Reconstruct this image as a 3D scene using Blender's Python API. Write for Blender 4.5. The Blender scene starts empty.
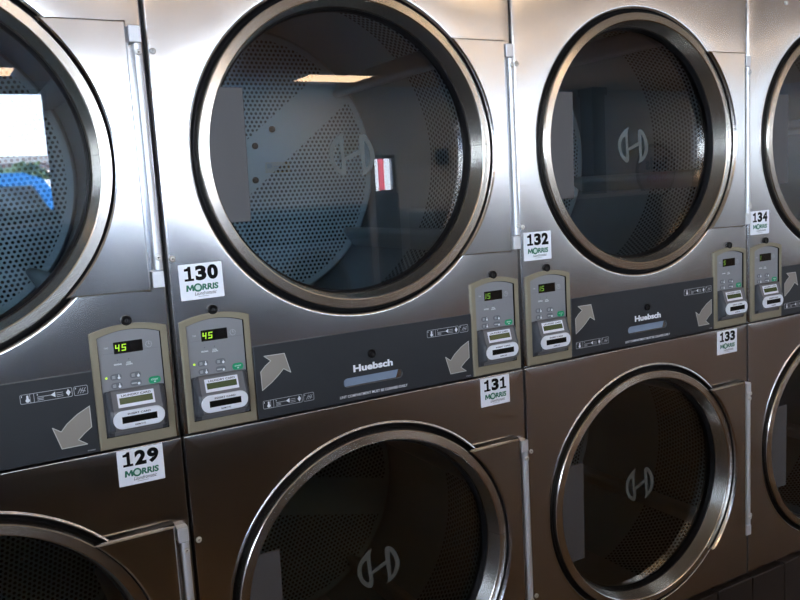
import bpy, math, random
from mathutils import Vector, Matrix
from mathutils.geometry import tessellate_polygon

random.seed(7)
SC = bpy.context.scene
COL = SC.collection
H0 = 1.33            # camera height above the floor; all v heights below are measured from it
W = 0.80             # pitch of the dryer row
PI = math.pi

# ----------------------------------------------------------------------------- materials
def nodes_of(m):
    m.use_nodes = True
    return m.node_tree.nodes, m.node_tree.links

def principled(name, color, rough=0.5, metal=0.0, emis=None, estr=0.0, spec=None, bump=None, vary=None):
    m = bpy.data.materials.new(name)
    n, l = nodes_of(m)
    b = n['Principled BSDF']
    b.inputs['Base Color'].default_value = (*color, 1)
    b.inputs['Roughness'].default_value = rough
    b.inputs['Metallic'].default_value = metal
    if spec is not None:
        b.inputs['Specular IOR Level'].default_value = spec
    if emis:
        b.inputs['Emission Color'].default_value = (*emis, 1)
        b.inputs['Emission Strength'].default_value = estr
    tc = None
    if vary:
        tc = n.new('ShaderNodeTexCoord')
        nt = n.new('ShaderNodeTexNoise'); nt.inputs['Scale'].default_value = vary[0]
        nt.inputs['Detail'].default_value = 4
        l.new(tc.outputs['Object'], nt.inputs['Vector'])
        mx = n.new('ShaderNodeMix'); mx.data_type = 'RGBA'
        mx.inputs['A'].default_value = (*color, 1)
        mx.inputs['B'].default_value = (*[c * vary[1] for c in color], 1)
        l.new(nt.outputs['Fac'], mx.inputs['Factor'])
        l.new(mx.outputs['Result'], b.inputs['Base Color'])
    if bump:
        tc = tc or n.new('ShaderNodeTexCoord')
        nb = n.new('ShaderNodeTexNoise'); nb.inputs['Scale'].default_value = bump[0]
        l.new(tc.outputs['Object'], nb.inputs['Vector'])
        bp = n.new('ShaderNodeBump'); bp.inputs['Strength'].default_value = bump[1]
        bp.inputs['Distance'].default_value = bump[2]
        l.new(nb.outputs['Fac'], bp.inputs['Height'])
        l.new(bp.outputs['Normal'], b.inputs['Normal'])
    return m

def brushed_steel(name, color, rough, aniso, wave=0.0, smudge=0.13):
    m = bpy.data.materials.new(name)
    n, l = nodes_of(m)
    b = n['Principled BSDF']
    b.inputs['Metallic'].default_value = 1.0
    b.inputs['Anisotropic'].default_value = aniso
    tg = n.new('ShaderNodeTangent'); tg.direction_type = 'UV_MAP'; tg.uv_map = 'grain'
    l.new(tg.outputs['Tangent'], b.inputs['Tangent'])
    tc = n.new('ShaderNodeTexCoord')
    # wiped smears and finger marks: mottled roughness and a little mottled tint
    nt = n.new('ShaderNodeTexNoise'); nt.inputs['Scale'].default_value = 11.0
    nt.inputs['Detail'].default_value = 3; nt.inputs['Roughness'].default_value = 0.5
    l.new(tc.outputs['Object'], nt.inputs['Vector'])
    mr = n.new('ShaderNodeMapRange')
    mr.inputs['From Min'].default_value = 0.1; mr.inputs['From Max'].default_value = 0.9
    mr.inputs['To Min'].default_value = rough * (1 - smudge); mr.inputs['To Max'].default_value = rough * (1 + smudge)
    l.new(nt.outputs['Fac'], mr.inputs['Value'])
    l.new(mr.outputs['Result'], b.inputs['Roughness'])
    mx = n.new('ShaderNodeMix'); mx.data_type = 'RGBA'
    mx.inputs['A'].default_value = (*[c * 0.93 for c in color], 1)
    mx.inputs['B'].default_value = (*[min(1, c * 1.05) for c in color], 1)
    l.new(nt.outputs['Fac'], mx.inputs['Factor'])
    l.new(mx.outputs['Result'], b.inputs['Base Color'])
    if wave:
        nb = n.new('ShaderNodeTexNoise'); nb.inputs['Scale'].default_value = 5.0
        nb.inputs['Detail'].default_value = 1
        l.new(tc.outputs['Object'], nb.inputs['Vector'])
        bp = n.new('ShaderNodeBump'); bp.inputs['Strength'].default_value = 1.0
        bp.inputs['Distance'].default_value = wave
        l.new(nb.outputs['Fac'], bp.inputs['Height'])
        l.new(bp.outputs['Normal'], b.inputs['Normal'])
    return m

def mnode(n, l, op, a, b=None, c=None):
    k = n.new('ShaderNodeMath'); k.operation = op
    for i, x in enumerate((a, b, c)):
        if x is None: continue
        if isinstance(x, (int, float)): k.inputs[i].default_value = x
        else: l.new(x, k.inputs[i])
    return k.outputs[0]

def perforated(name, color, uvmap, pitch, rad, band=None, rough=0.42, metal=0.75):
    """sheet steel punched with a hexagonal pattern of round holes (UV in metres)"""
    m = bpy.data.materials.new(name)
    n, l = nodes_of(m)
    b = n['Principled BSDF']
    uv = n.new('ShaderNodeUVMap'); uv.uv_map = uvmap
    sp = n.new('ShaderNodeSeparateXYZ'); l.new(uv.outputs['UV'], sp.inputs[0])
    x, y = sp.outputs[0], sp.outputs[1]
    px, py = pitch, pitch * math.sqrt(3)
    def dist(off):
        fx = mnode(n, l, 'MULTIPLY', mnode(n, l, 'SUBTRACT', mnode(n, l, 'FRACT', mnode(n, l, 'ADD', mnode(n, l, 'DIVIDE', x, px), off)), 0.5), px)
        fy = mnode(n, l, 'MULTIPLY', mnode(n, l, 'SUBTRACT', mnode(n, l, 'FRACT', mnode(n, l, 'ADD', mnode(n, l, 'DIVIDE', y, py), off)), 0.5), py)
        return mnode(n, l, 'SQRT', mnode(n, l, 'ADD', mnode(n, l, 'MULTIPLY', fx, fx), mnode(n, l, 'MULTIPLY', fy, fy)))
    d = mnode(n, l, 'MINIMUM', dist(100.0), dist(100.5))
    hole = mnode(n, l, 'LESS_THAN', d, rad)
    if band:
        ang, lo, hi, rmax = band
        s = mnode(n, l, 'ADD', mnode(n, l, 'MULTIPLY', x, -math.sin(ang)), mnode(n, l, 'MULTIPLY', y, math.cos(ang)))
        out = mnode(n, l, 'ADD', mnode(n, l, 'LESS_THAN', s, lo), mnode(n, l, 'GREATER_THAN', s, hi))
        r = mnode(n, l, 'SQRT', mnode(n, l, 'ADD', mnode(n, l, 'MULTIPLY', x, x), mnode(n, l, 'MULTIPLY', y, y)))
        hole = mnode(n, l, 'MULTIPLY', mnode(n, l, 'MULTIPLY', hole, out), mnode(n, l, 'LESS_THAN', r, rmax))
    mx = n.new('ShaderNodeMix'); mx.data_type = 'RGBA'
    mx.inputs['A'].default_value = (*color, 1); mx.inputs['B'].default_value = (0.004, 0.005, 0.006, 1)
    l.new(hole, mx.inputs['Factor']); l.new(mx.outputs['Result'], b.inputs['Base Color'])
    l.new(mnode(n, l, 'MULTIPLY', mnode(n, l, 'SUBTRACT', 1.0, hole), metal), b.inputs['Metallic'])
    l.new(mnode(n, l, 'ADD', mnode(n, l, 'MULTIPLY', hole, 0.5), rough), b.inputs['Roughness'])
    return m

def thin_glass(name, tint, ior=1.5):
    m = bpy.data.materials.new(name)
    n, l = nodes_of(m)
    n.remove(n['Principled BSDF'])
    tr = n.new('ShaderNodeBsdfTransparent'); tr.inputs[0].default_value = (*tint, 1)
    gl = n.new('ShaderNodeBsdfGlossy'); gl.inputs['Roughness'].default_value = 0.0; gl.inputs['Color'].default_value = (1, 1, 1, 1)
    fr = n.new('ShaderNodeFresnel'); fr.inputs['IOR'].default_value = ior
    mx = n.new('ShaderNodeMixShader')
    l.new(fr.outputs[0], mx.inputs[0]); l.new(tr.outputs[0], mx.inputs[1]); l.new(gl.outputs[0], mx.inputs[2])
    l.new(mx.outputs[0], n['Material Output'].inputs['Surface'])
    return m

def clear(name):
    m = bpy.data.materials.new(name)
    n, l = nodes_of(m)
    n.remove(n['Principled BSDF'])
    tr = n.new('ShaderNodeBsdfTransparent')
    l.new(tr.outputs[0], n['Material Output'].inputs['Surface'])
    return m

def tiles(name, c1, c2, grout, size, rough):
    m = bpy.data.materials.new(name)
    n, l = nodes_of(m)
    b = n['Principled BSDF']
    tc = n.new('ShaderNodeTexCoord')
    br = n.new('ShaderNodeTexBrick')
    br.offset = 0.0
    br.inputs['Color1'].default_value = (*c1, 1); br.inputs['Color2'].default_value = (*c2, 1)
    br.inputs['Mortar'].default_value = (*grout, 1)
    br.inputs['Scale'].default_value = 1.0
    br.inputs['Brick Width'].default_value = size; br.inputs['Row Height'].default_value = size
    br.inputs['Mortar Size'].default_value = 0.006
    l.new(tc.outputs['Object'], br.inputs['Vector'])
    l.new(br.outputs['Color'], b.inputs['Base Color'])
    b.inputs['Roughness'].default_value = rough; b.inputs['Specular IOR Level'].default_value = 0.08
    return m

M = {}
M['steel'] = brushed_steel('brushed stainless steel', (0.645, 0.645, 0.655), 0.238, 0.92, wave=0.0004)
M['ring_steel'] = brushed_steel('turned stainless steel', (0.70, 0.66, 0.60), 0.256, 0.65, smudge=0.04)
M['hinge_steel'] = principled('pale satin hinge', (0.66, 0.68, 0.72), 0.32, 0.35)
M['galv'] = principled('galvanised sheet', (0.34, 0.35, 0.36), 0.5, 0.6, vary=(14, 0.85))
M['dark'] = principled('dark painted cavity', (0.012, 0.012, 0.013), 0.7)
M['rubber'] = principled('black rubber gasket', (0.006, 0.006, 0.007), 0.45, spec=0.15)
M['grey_plate'] = principled('grey textured door pull', (0.085, 0.085, 0.092), 0.55, 0.2, bump=(900, 0.5, 0.0006))
M['fascia'] = principled('slate grey overlay', (0.024, 0.028, 0.034), 0.5, spec=0.35, vary=(30, 0.9))
M['fascia_edge'] = principled('dark overlay rim', (0.045, 0.05, 0.06), 0.5)
M['arrow'] = principled('printed taupe arrow', (0.27, 0.25, 0.225), 0.45)
M['arrow_line'] = principled('printed pale arrow outline', (0.50, 0.50, 0.49), 0.45)
M['white_print'] = principled('white print', (0.80, 0.84, 0.90), 0.5)
M['grey_print'] = principled('grey print', (0.42, 0.44, 0.48), 0.5)
M['emblem'] = principled('etched grey emblem', (0.085, 0.10, 0.10), 0.6)
M['bezel'] = principled('khaki plastic bezel', (0.235, 0.21, 0.148), 0.45, vary=(60, 0.92))
M['faceplate'] = principled('grey membrane faceplate', (0.225, 0.232, 0.255), 0.42, vary=(25, 0.94))
M['btn'] = principled('dark grey membrane button', (0.13, 0.14, 0.16), 0.45)
M['start'] = principled('green start button', (0.0, 0.30, 0.13), 0.35)
M['display'] = principled('black display window', (0.008, 0.007, 0.007), 0.15)
M['digit'] = principled('lit green digits', (0.1, 0.3, 0.02), 0.5, emis=(0.50, 0.80, 0.03), estr=0.85)
M['digit_dim'] = principled('half lit green digits', (0.05, 0.15, 0.02), 0.5, emis=(0.34, 0.62, 0.04), estr=0.33)
M['led'] = principled('lit green lamp', (0.3, 0.5, 0.02), 0.5, emis=(0.65, 1.0, 0.08), estr=1.0)
M['reader'] = principled('moulded grey card reader', (0.15, 0.152, 0.165), 0.38, bump=(400, 0.15, 0.0004))
M['reader_shaded'] = principled('reader skirt with painted side shading', (0.055, 0.060, 0.072), 0.35)  # darker copy of the reader grey, side shading painted into the colour
M['label_white'] = principled('white reader label', (0.74, 0.78, 0.86), 0.45)
M['lcd'] = principled('olive liquid crystal', (0.060, 0.085, 0.030), 0.25)
M['black'] = principled('matt black', (0.003, 0.003, 0.003), 0.6, spec=0.1)
M['black_print'] = principled('black print', (0.003, 0.003, 0.004), 0.6, spec=0.1)
M['lock'] = principled('black lock barrel', (0.004, 0.004, 0.005), 0.35, spec=0.2)
M['lock_core'] = principled('lock core', (0.02, 0.02, 0.022), 0.35, 0.3)
M['sticker'] = principled('white vinyl sticker', (0.84, 0.88, 0.96), 0.45)
M['green_print'] = principled('dark green print', (0.012, 0.16, 0.10), 0.5)
M['pale_print'] = principled('pale mint print', (0.62, 0.76, 0.74), 0.5)
M['screw'] = principled('zinc screw', (0.70, 0.70, 0.68), 0.4, 0.5)
M['slot_grey'] = principled('blue grey slot liner', (0.17, 0.235, 0.34), 0.3)
M['glass'] = thin_glass('tinted door glass', (0.72, 0.79, 0.82), 1.78)
M['clear'] = clear('clear glass body')
M['pane'] = thin_glass('clear window glass', (0.96, 0.97, 0.97), 1.45)
DRUM = (0.22, 0.265, 0.295)
M['drum_solid'] = principled('drum sheet', DRUM, 0.42, 0.75, vary=(12, 0.85))
M['drum_holes'] = perforated('perforated drum sheet', DRUM, 'grain', 0.0125, 0.0040)
M['back_holes'] = perforated('perforated drum back', (0.25, 0.335, 0.385), 'grain', 0.0125, 0.0037, band=(math.radians(38.4), -0.045, 0.064, 0.336), rough=0.5, metal=0.5)
M['rib'] = principled('drum rib sheet', (0.30, 0.34, 0.37), 0.4, 0.6)

# ----------------------------------------------------------------------------- mesh builder
class MB:
    def __init__(s): s.v = []; s.f = []; s.mi = []; s.sm = []; s.uv = []; s.mats = []
    def mat(s, m):
        if m not in s.mats: s.mats.append(m)
        return s.mats.index(m)
    def add(s, vs, fs, m, smooth=False, uvs=None):
        o = len(s.v); s.v += [tuple(p) for p in vs]; k = s.mat(m)
        for i, f in enumerate(fs):
            s.f.append(tuple(o + j for j in f)); s.mi.append(k); s.sm.append(smooth)
            s.uv.append([uvs[j] for j in f] if uvs else [(vs[j][0], vs[j][2]) for j in f])
    def box(s, x0, x1, y0, y1, z0, z1, m):
        v = [(x, y, z) for x in (x0, x1) for y in (y0, y1) for z in (z0, z1)]
        s.add(v, [(0, 1, 3, 2), (4, 6, 7, 5), (0, 4, 5, 1), (2, 3, 7, 6), (0, 2, 6, 4), (1, 5, 7, 3)], m)
    def poly(s, pts, y, m, holes=(), flip=False):
        """flat filled outline in the plane Y=y facing -Y; pts (x, z)"""
        loops = [[Vector((p[0], p[1], 0)) for p in L] for L in (pts, *holes)]
        tris = tessellate_polygon(loops)
        allp = [p for L in loops for p in L]
        vs = [(p.x, y, p.y) for p in allp]
        fs = []
        for a, b, c in tris:
            ar = (allp[b].x - allp[a].x) * (allp[c].y - allp[a].y) - (allp[c].x - allp[a].x) * (allp[b].y - allp[a].y)
            if abs(ar) < 1e-13: continue
            t = (a, b, c) if ar > 0 else (a, c, b)      # counter-clockwise seen from -Y
            fs.append(t)
        s.add(vs, fs, m)
    def prism(s, pts, y0, y1, m, bev=0.0, side=None, holes=()):
        """outline extruded from the front Y=y0 back to Y=y1, with an optional small front bevel"""
        a = sum(pts[i][0] * pts[(i + 1) % len(pts)][1] - pts[(i + 1) % len(pts)][0] * pts[i][1] for i in range(len(pts)))
        if a < 0: pts = pts[::-1]
        n = len(pts); side = side or m
        ins = inset(pts, bev) if bev else pts
        s.poly(ins, y0, m, holes)
        rings = [(ins, y0), (pts, y0 + bev), (pts, y1)] if bev else [(pts, y0), (pts, y1)]
        for (A, ya), (B, yb) in zip(rings, rings[1:]):
            vs = [(p[0], ya, p[1]) for p in A] + [(p[0], yb, p[1]) for p in B]
            s.add(vs, [(i, n + i, n + (i + 1) % n, (i + 1) % n) for i in range(n)], side)
        for hl in holes:
            k = len(hl)
            vs = [(p[0], y0, p[1]) for p in hl] + [(p[0], y1, p[1]) for p in hl]
            s.add(vs, [(i, (i + 1) % k, k + (i + 1) % k, k + i) for i in range(k)], side)
    def rev(s, prof, cx, cz, m, seg=128, a0=0.0, a1=2 * PI, flip=False, smooth=True, radial=True):
        """profile of (r, y) turned about the Y axis through (cx, cz)"""
        full = abs(a1 - a0 - 2 * PI) < 1e-6
        vs = []; uvs = []; k = len(prof); d = 0; ds = [0]
        for p, q in zip(prof, prof[1:]): d += math.hypot(q[0] - p[0], q[1] - p[1]); ds.append(d)
        for i in range(seg + 1):
            a = a0 + (a1 - a0) * i / seg
            for j, (r, y) in enumerate(prof):
                vs.append((cx + r * math.cos(a), y, cz + r * math.sin(a)))
                uvs.append((ds[j], a * 0.3) if radial else (a * 0.36, y))
        fs = []
        for i in range(seg):
            for j in range(k - 1):
                q = (i * k + j, i * k + j + 1, (i + 1) * k + j + 1, (i + 1) * k + j)
                fs.append(q[::-1] if flip else q)
        s.add(vs, fs, m, smooth, uvs)
    def disc(s, cx, cz, r, y, m, seg=48):
        s.poly([(cx + r * math.cos(2 * PI * i / seg), cz + r * math.sin(2 * PI * i / seg)) for i in range(seg)], y, m)
    def text(s, string, x0, z0, x1, z1, y, m, bold=0.0, shear=0.0, rot=0.0):
        vs, tris = text_tris(string, bold, shear)
        xs = [p[0] for p in vs]; zs = [p[1] for p in vs]
        ax, bx, az, bz = min(xs), max(xs), min(zs), max(zs)
        out = []
        for p in vs:
            out.append((x0 + (p[0] - ax) / (bx - ax) * (x1 - x0), y, z0 + (p[1] - az) / (bz - az) * (z1 - z0)))
        s.add(out, tris, m)
    def build(s, name, parent=None, loc=None, label=None, merge=True):
        me = bpy.data.meshes.new(name)
        me.from_pydata(s.v, [], s.f)
        for m in s.mats: me.materials.append(m)
        me.polygons.foreach_set('material_index', s.mi)
        me.polygons.foreach_set('use_smooth', s.sm)
        uvl = me.uv_layers.new(name='grain')
        flat = [c for f in s.uv for uv in f for c in uv]
        uvl.data.foreach_set('uv', flat)
        me.update()
        return obj(name, me, parent, loc, label)

def obj(name, me, parent=None, loc=None, label=None):
    o = bpy.data.objects.new(name, me); COL.objects.link(o)
    if parent: o.parent = parent
    if loc: o.location = loc
    if label: o['label'] = label
    return o

_tc = {}
def text_tris(string, bold, shear):
    key = (string, bold, shear)
    if key not in _tc:
        c = bpy.data.curves.new('t', 'FONT'); c.body = string; c.offset = bold; c.shear = shear; c.resolution_u = 4
        c.fill_mode = 'FRONT'
        o = bpy.data.objects.new('t', c); COL.objects.link(o)
        dg = bpy.context.evaluated_depsgraph_get(); dg.update()
        me = o.evaluated_get(dg).to_mesh()
        vs = [(v.co.x, v.co.y) for v in me.vertices]; fs = []
        for p in me.polygons:
            f = list(p.vertices)
            a = sum(vs[f[i]][0] * vs[f[(i + 1) % len(f)]][1] - vs[f[(i + 1) % len(f)]][0] * vs[f[i]][1] for i in range(len(f)))
            if abs(a) < 1e-14: continue
            fs.append(tuple(f if a > 0 else f[::-1]))
        o.evaluated_get(dg).to_mesh_clear()
        bpy.data.objects.remove(o); bpy.data.curves.remove(c)
        _tc[key] = (vs, fs)
    return _tc[key]

def inset(pts, d):
    n = len(pts); out = []
    for i in range(n):
        p0, p, p1 = (Vector(pts[i - 1]), Vector(pts[i]), Vector(pts[(i + 1) % n]))
        e0 = (p - p0); e1 = (p1 - p)
        if e0.length < 1e-9 or e1.length < 1e-9: out.append(tuple(p)); continue
        e0.normalize(); e1.normalize()
        n0 = Vector((-e0.y, e0.x)); n1 = Vector((-e1.y, e1.x))
        b = n0 + n1
        if b.length < 1e-6: out.append(tuple(p + n0 * d)); continue
        b.normalize(); k = d / max(0.3, b.dot(n0))
        out.append(tuple(p + b * k))
    return out

def rr(x0, z0, x1, z1, r, seg=6):
    out = []
    for cx, cz, a in ((x1 - r, z1 - r, 0), (x0 + r, z1 - r, 90), (x0 + r, z0 + r, 180), (x1 - r, z0 + r, 270)):
        for i in range(seg + 1):
            t = math.radians(a + 90 * i / seg); out.append((cx + r * math.cos(t), cz + r * math.sin(t)))
    return out

def tag(o, label, cat, group=None, kind=None):
    o['label'] = label; o['category'] = cat
    if group: o['group'] = group
    if kind: o['kind'] = kind
    return o

def empty(name, loc):
    o = bpy.data.objects.new(name, None); COL.objects.link(o); o.location = loc
    o.empty_display_size = 0.1
    return o

Z = lambda v: v + H0

# ----------------------------------------------------------------------------- the dryer's shared geometry
EZ = 0.967                         # the doors are very slightly wider than tall
CU = 0.4005                        # door centre across a machine
CV = {'up': 0.083, 'lo': -0.811}   # door centres, relative to camera height

def front_panel(u0, u1, v0, v1, cv, dimple=0.0022, RH=0.3350, bead=0.0, bend=0.005):
    mb = MB()
    cx, cz = CU, Z(cv); z0, z1 = Z(v0), Z(v1)
    ux0, ux1, uz0, uz1 = u0 + bend, u1 - bend, z0 + bend, z1 - bend
    corners = [math.atan2((z - cz) / EZ, x - cx) % (2 * PI) for x in (ux0, ux1) for z in (uz0, uz1)]
    angs = sorted(set([2 * PI * i / 160 for i in range(160)] + corners))
    fr = [(-0.0055, 0.020), (-0.0055, 0.0055), (-0.004, 0.002), (-0.0015, 0.0004), (0.001, 0.0)]
    if bead: fr = [(-0.0055, 0.020), (-0.0055, 0.003), (-0.0048, -bead * .3), (-0.0038, -bead * .85), (-0.0028, -bead), (-0.0016, -bead * .85), (-0.0002, -bead * .45), (0.0008, 0.0)]
    ts = [0.006, 0.015, 0.03, 0.05, 0.08, 0.12, 0.18, 0.26, 0.36, 0.48, 0.62, 0.8, 1.0]
    vs = []; n = len(angs); K = len(fr) + len(ts) + 4
    for a in angs:
        c, s_ = math.cos(a), math.sin(a) * EZ
        lim = 9
        if c > 1e-9: lim = min(lim, (ux1 - cx) / c)
        if c < -1e-9: lim = min(lim, (ux0 - cx) / c)
        if s_ > 1e-9: lim = min(lim, (uz1 - cz) / s_)
        if s_ < -1e-9: lim = min(lim, (uz0 - cz) / s_)
        lim = max(lim, RH + 0.012)
        for dr, y in fr:
            r = RH + 0.006 + dr; vs.append((cx + r * c, y + dimple, cz + r * s_))
        for t in ts:
            r = RH + 0.007 + (lim - RH - 0.007) * t
            vs.append((cx + r * c, dimple * math.exp(-(r - RH - 0.007) / 0.05), cz + r * s_))
        x, z = cx + lim * c, cz + lim * s_
        ex = (x > ux1 - 1e-5) - (x < ux0 + 1e-5); ez = (z > uz1 - 1e-5) - (z < uz0 + 1e-5)
        for b in (30, 60, 90):
            q = bend * math.sin(math.radians(b)); y = bend * (1 - math.cos(math.radians(b)))
            vs.append((x + ex * q, y, z + ez * q))
        vs.append((x + ex * bend, 0.024, z + ez * bend))
    fs = []
    for i in range(n):
        j = (i + 1) % n
        for k in range(K - 1):
            fs.append((i * K + k, i * K + k + 1, j * K + k + 1, j * K + k))
    mb.add(vs, fs, M['steel'], True)
    return mb

def arc(cx, cz, r, a0, a1, n):
    return [(cx + r * math.cos(math.radians(a0 + (a1 - a0) * i / n)), cz + r * math.sin(math.radians(a0 + (a1 - a0) * i / n))) for i in range(n + 1)]

TAB_T, TAB_B, TAB_R = 0.2285 / EZ, -0.2310 / EZ, 0.7655   # door tab, relative to the door centre

MESH = {}
def shared(key, name, maker, parent, loc=None, label=None):
    """first use builds the mesh, later uses are objects sharing its data"""
    if key not in MESH:
        o = maker().build(name, parent, loc, label); MESH[key] = o.data
        return o
    return obj(name, MESH[key], parent, loc, label)

SR = 1.0
def K(prof): return [(r * SR, y) for r, y in prof]
# every door mesh is built about the door centre (x = z = 0) and placed there
def door_mesh():
    mb = MB(); st = M['ring_steel']
    mb.rev([(0.3235, 0.014), (0.3240, -0.0010), (0.3248, -0.0045), (0.3243, -0.0072), (0.3225, -0.0086)], 0, 0, st, 160)
    mb.rev([(0.3225, -0.0086), (0.3068, -0.0098)], 0, 0, st, 160)                     # flat front lip
    mb.rev([(0.3068, -0.0098), (0.3052, -0.0092), (0.3042, -0.0076)], 0, 0, st, 160)
    mb.rev([(0.3042, -0.0076), (0.2940, 0.0290)], 0, 0, st, 160)                      # inward cone
    mb.rev([(0.2940, 0.0290), (0.2935, 0.036)], 0, 0, st, 160)
    for (ra, ya), (rb, yb) in (((0.3225, -0.0088), (0.3068, -0.0100)), ((0.3040, -0.0076), (0.2938, 0.0290))):   # welded joint of the turned ring
        mb.add([(ra, ya - 0.0002, 0.0076), (rb, yb - 0.0002, 0.0076), (rb, yb - 0.0002, 0.0084), (ra, ya - 0.0002, 0.0084)], [(0, 3, 2, 1)], M['fascia_edge'])
    a = math.degrees(math.asin(TAB_T / 0.3262))
    r = TAB_R - CU
    pts = arc(0, 0, 0.3262, -a, a, 40) + [(r, TAB_T), (r, TAB_B)]
    mb.prism(pts, -0.0205, -0.0115, M['steel'], bev=0.0030)
    return mb

def seal_gap_mesh():
    mb = MB()
    mb.rev([(0.350, 0.016), (0.332, 0.013), (0.3310, 0.008), (0.3285, 0.0072), (0.3265, 0.010), (0.3242, 0.010)], 0, 0, M['rubber'], 128)
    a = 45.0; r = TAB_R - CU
    mb.prism(arc(0, 0, 0.3268, -a, a, 30) + [(r + 0.0015, 0.2305 / EZ), (r + 0.0015, -0.2330 / EZ)], -0.0120, 0.003, M['rubber'])  # black backing plate stands in for the shadow gap round the tab
    return mb

def inner_gasket_mesh():
    mb = MB()
    mb.rev([(0.2943, 0.0285), (0.2932, 0.0262), (0.2922, 0.0262), (0.2914, 0.0290), (0.2910, 0.0330), (0.2902, 0.0345), (0.2895, 0.0385), (0.2890, 0.046)], 0, 0, M['rubber'], 128)
    return mb

def glass_mesh():
    mb = MB(); R = 0.2915; n = 96
    pts = [(R * math.cos(2 * PI * i / n), R * math.sin(2 * PI * i / n)) for i in range(n)]
    mb.poly(pts, 0.0400, M['glass'])
    vs = [(p[0], 0.0400, p[1]) for p in pts] + [(p[0], 0.0450, p[1]) for p in pts]
    mb.add(vs, [(i, n + i, n + (i + 1) % n, (i + 1) % n) for i in range(n)], M['clear'])
    mb.add([(p[0], 0.0450, p[1]) for p in pts], [tuple(range(n))[::-1]], M['clear'])
    return mb

EA = [(-0.0001, 0.0571), (-0.0132, 0.0506), (-0.0273, 0.0399), (-0.0373, 0.0259), (-0.0398, 0.0108), (-0.0367, -0.006), (-0.0293, -0.0207), (-0.0191, -0.0318), (-0.0096, -0.0359), (-0.0044, -0.0317), (-0.0022, -0.0186), (-0.0047, -0.0019), (-0.0055, 0.0143), (-0.0069, 0.0375), (-0.0049, 0.0482)]
EAH = [(-0.0149, 0.0341), (-0.026, 0.0248), (-0.03, 0.0124), (-0.0288, -0.0038), (-0.0228, -0.0158), (-0.0124, -0.0236), (-0.0124, -0.0064), (-0.0146, 0.0147)]
EB = [(0.0292, 0.0409), (0.0309, 0.0484), (0.041, 0.0495), (0.0517, 0.0403), (0.0596, 0.0254), (0.0642, 0.0102), (0.064, -0.0037), (0.0593, -0.0162), (0.0509, -0.0277), (0.0404, -0.0338), (0.0262, -0.0388), (0.0344, -0.0297), (0.0322, -0.0059), (0.0301, 0.0177), (0.0291, 0.0295)]
EBH = [(0.0402, 0.0378), (0.0425, 0.0349), (0.0505, 0.0222), (0.054, 0.0062), (0.0518, -0.0071), (0.0465, -0.0183), (0.0417, -0.0226), (0.0418, -0.0064), (0.0408, 0.0169)]
EC = [(-0.0049, 0.0027), (0.0319, 0.0184), (0.0332, 0.0088), (-0.0045, -0.0054)]
def EMBT(L): return [(1.0128 * x - 0.0048, 1.0128 * z - 0.0103) for x, z in L]
EA, EAH, EB, EBH, EC = (EMBT(L) for L in (EA, EAH, EB, EBH, EC))
def smooth_loop(p, it=2):
    for _ in range(it):
        q = []
        for i in range(len(p)):
            a, b = p[i], p[(i + 1) % len(p)]
            q += [(a[0] * .75 + b[0] * .25, a[1] * .75 + b[1] * .25), (a[0] * .25 + b[0] * .75, a[1] * .25 + b[1] * .75)]
        p = q
    return p
def emblem_mesh():
    mb = MB(); y = 0.0392
    mb.poly(smooth_loop(EA), y, M['emblem'], [smooth_loop(EAH)])
    mb.poly(smooth_loop(EB), y, M['emblem'], [smooth_loop(EBH)])
    mb.poly(EC, y, M['emblem'])
    return mb

def pull_mesh():
    mb = MB()
    zt, zb, xr = 0.1270, -0.1270, -0.2350
    R = 0.3050
    a0 = math.degrees(math.pi - math.asin(zt / R)); a1 = 360 - math.degrees(math.pi - math.asin(-zb / R))
    pts = [(xr + 0.002, zt), *arc(0, 0, R, a0, a1, 16), (xr - 0.002, zb)]
    mb.prism(pts, -0.0085, -0.003, M['grey_plate'], bev=0.0012)
    return mb

def hinge_mesh():
    mb = MB(); x0, x1 = TAB_R - CU + 0.0045, TAB_R - CU + 0.0255
    st = M['hinge_steel']
    for za, zb, y0 in ((0.2005, 0.2295, -0.0195), (-0.2345, -0.2045, -0.0195)):
        mb.prism(rr(x0, za, x1 - 0.001, zb, 0.0015, 3), y0, 0.002, st, bev=0.001)
    # long knuckle strip with a softly rounded face
    n = 8; vs = []; hx = (x0 + x1) / 2 + 0.0028
    for zz in (-0.2025, 0.1990):
        for i in range(n + 1):
            t = PI * i / n
            vs.append((hx - 0.0072 * math.cos(t), -0.012 - 0.0075 * math.sin(t) ** 0.7, zz))
        vs += [(hx + 0.0072, 0.002, zz), (hx - 0.0072, 0.002, zz)]
    k = n + 3
    fs = [(i, (i + 1) % k, k + (i + 1) % k, k + i) for i in range(k)]
    mb.add(vs, fs, st, True, [((v[0]) * 3, v[2]) for v in vs])
    mb.add(vs[:k], [tuple(range(k))], st); mb.add(vs[k:], [tuple(range(k))[::-1]], st)
    return mb

def screw_mesh():
    mb = MB()
    mb.rev([(0.0060, 0.0), (0.0058, -0.0014), (0.0045, -0.0030), (0.0025, -0.0037), (0.0020, -0.0034), (0.0014, -0.0018), (0.00001, -0.0018)], 0, 0, M['screw'], 20)
    mb.disc(0, 0, 0.0015, -0.00185, M['black'], 6)
    return mb

def drum_mesh():
    mb = MB(); R = 0.362
    mb.rev([(R, 0.075), (R, 0.300)], 0, 0, M['drum_holes'], 96, radial=False)
    mb.rev([(R, 0.300), (R, 0.615)], 0, 0, M['drum_solid'], 96, radial=False)
    # front bulkhead round the door opening
    mb.rev([(R + 0.012, 0.077), (0.310, 0.075), (0.304, 0.070), (0.302, 0.056), (0.306, 0.050)], 0, 0, M['dark'], 96)
    return mb

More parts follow.
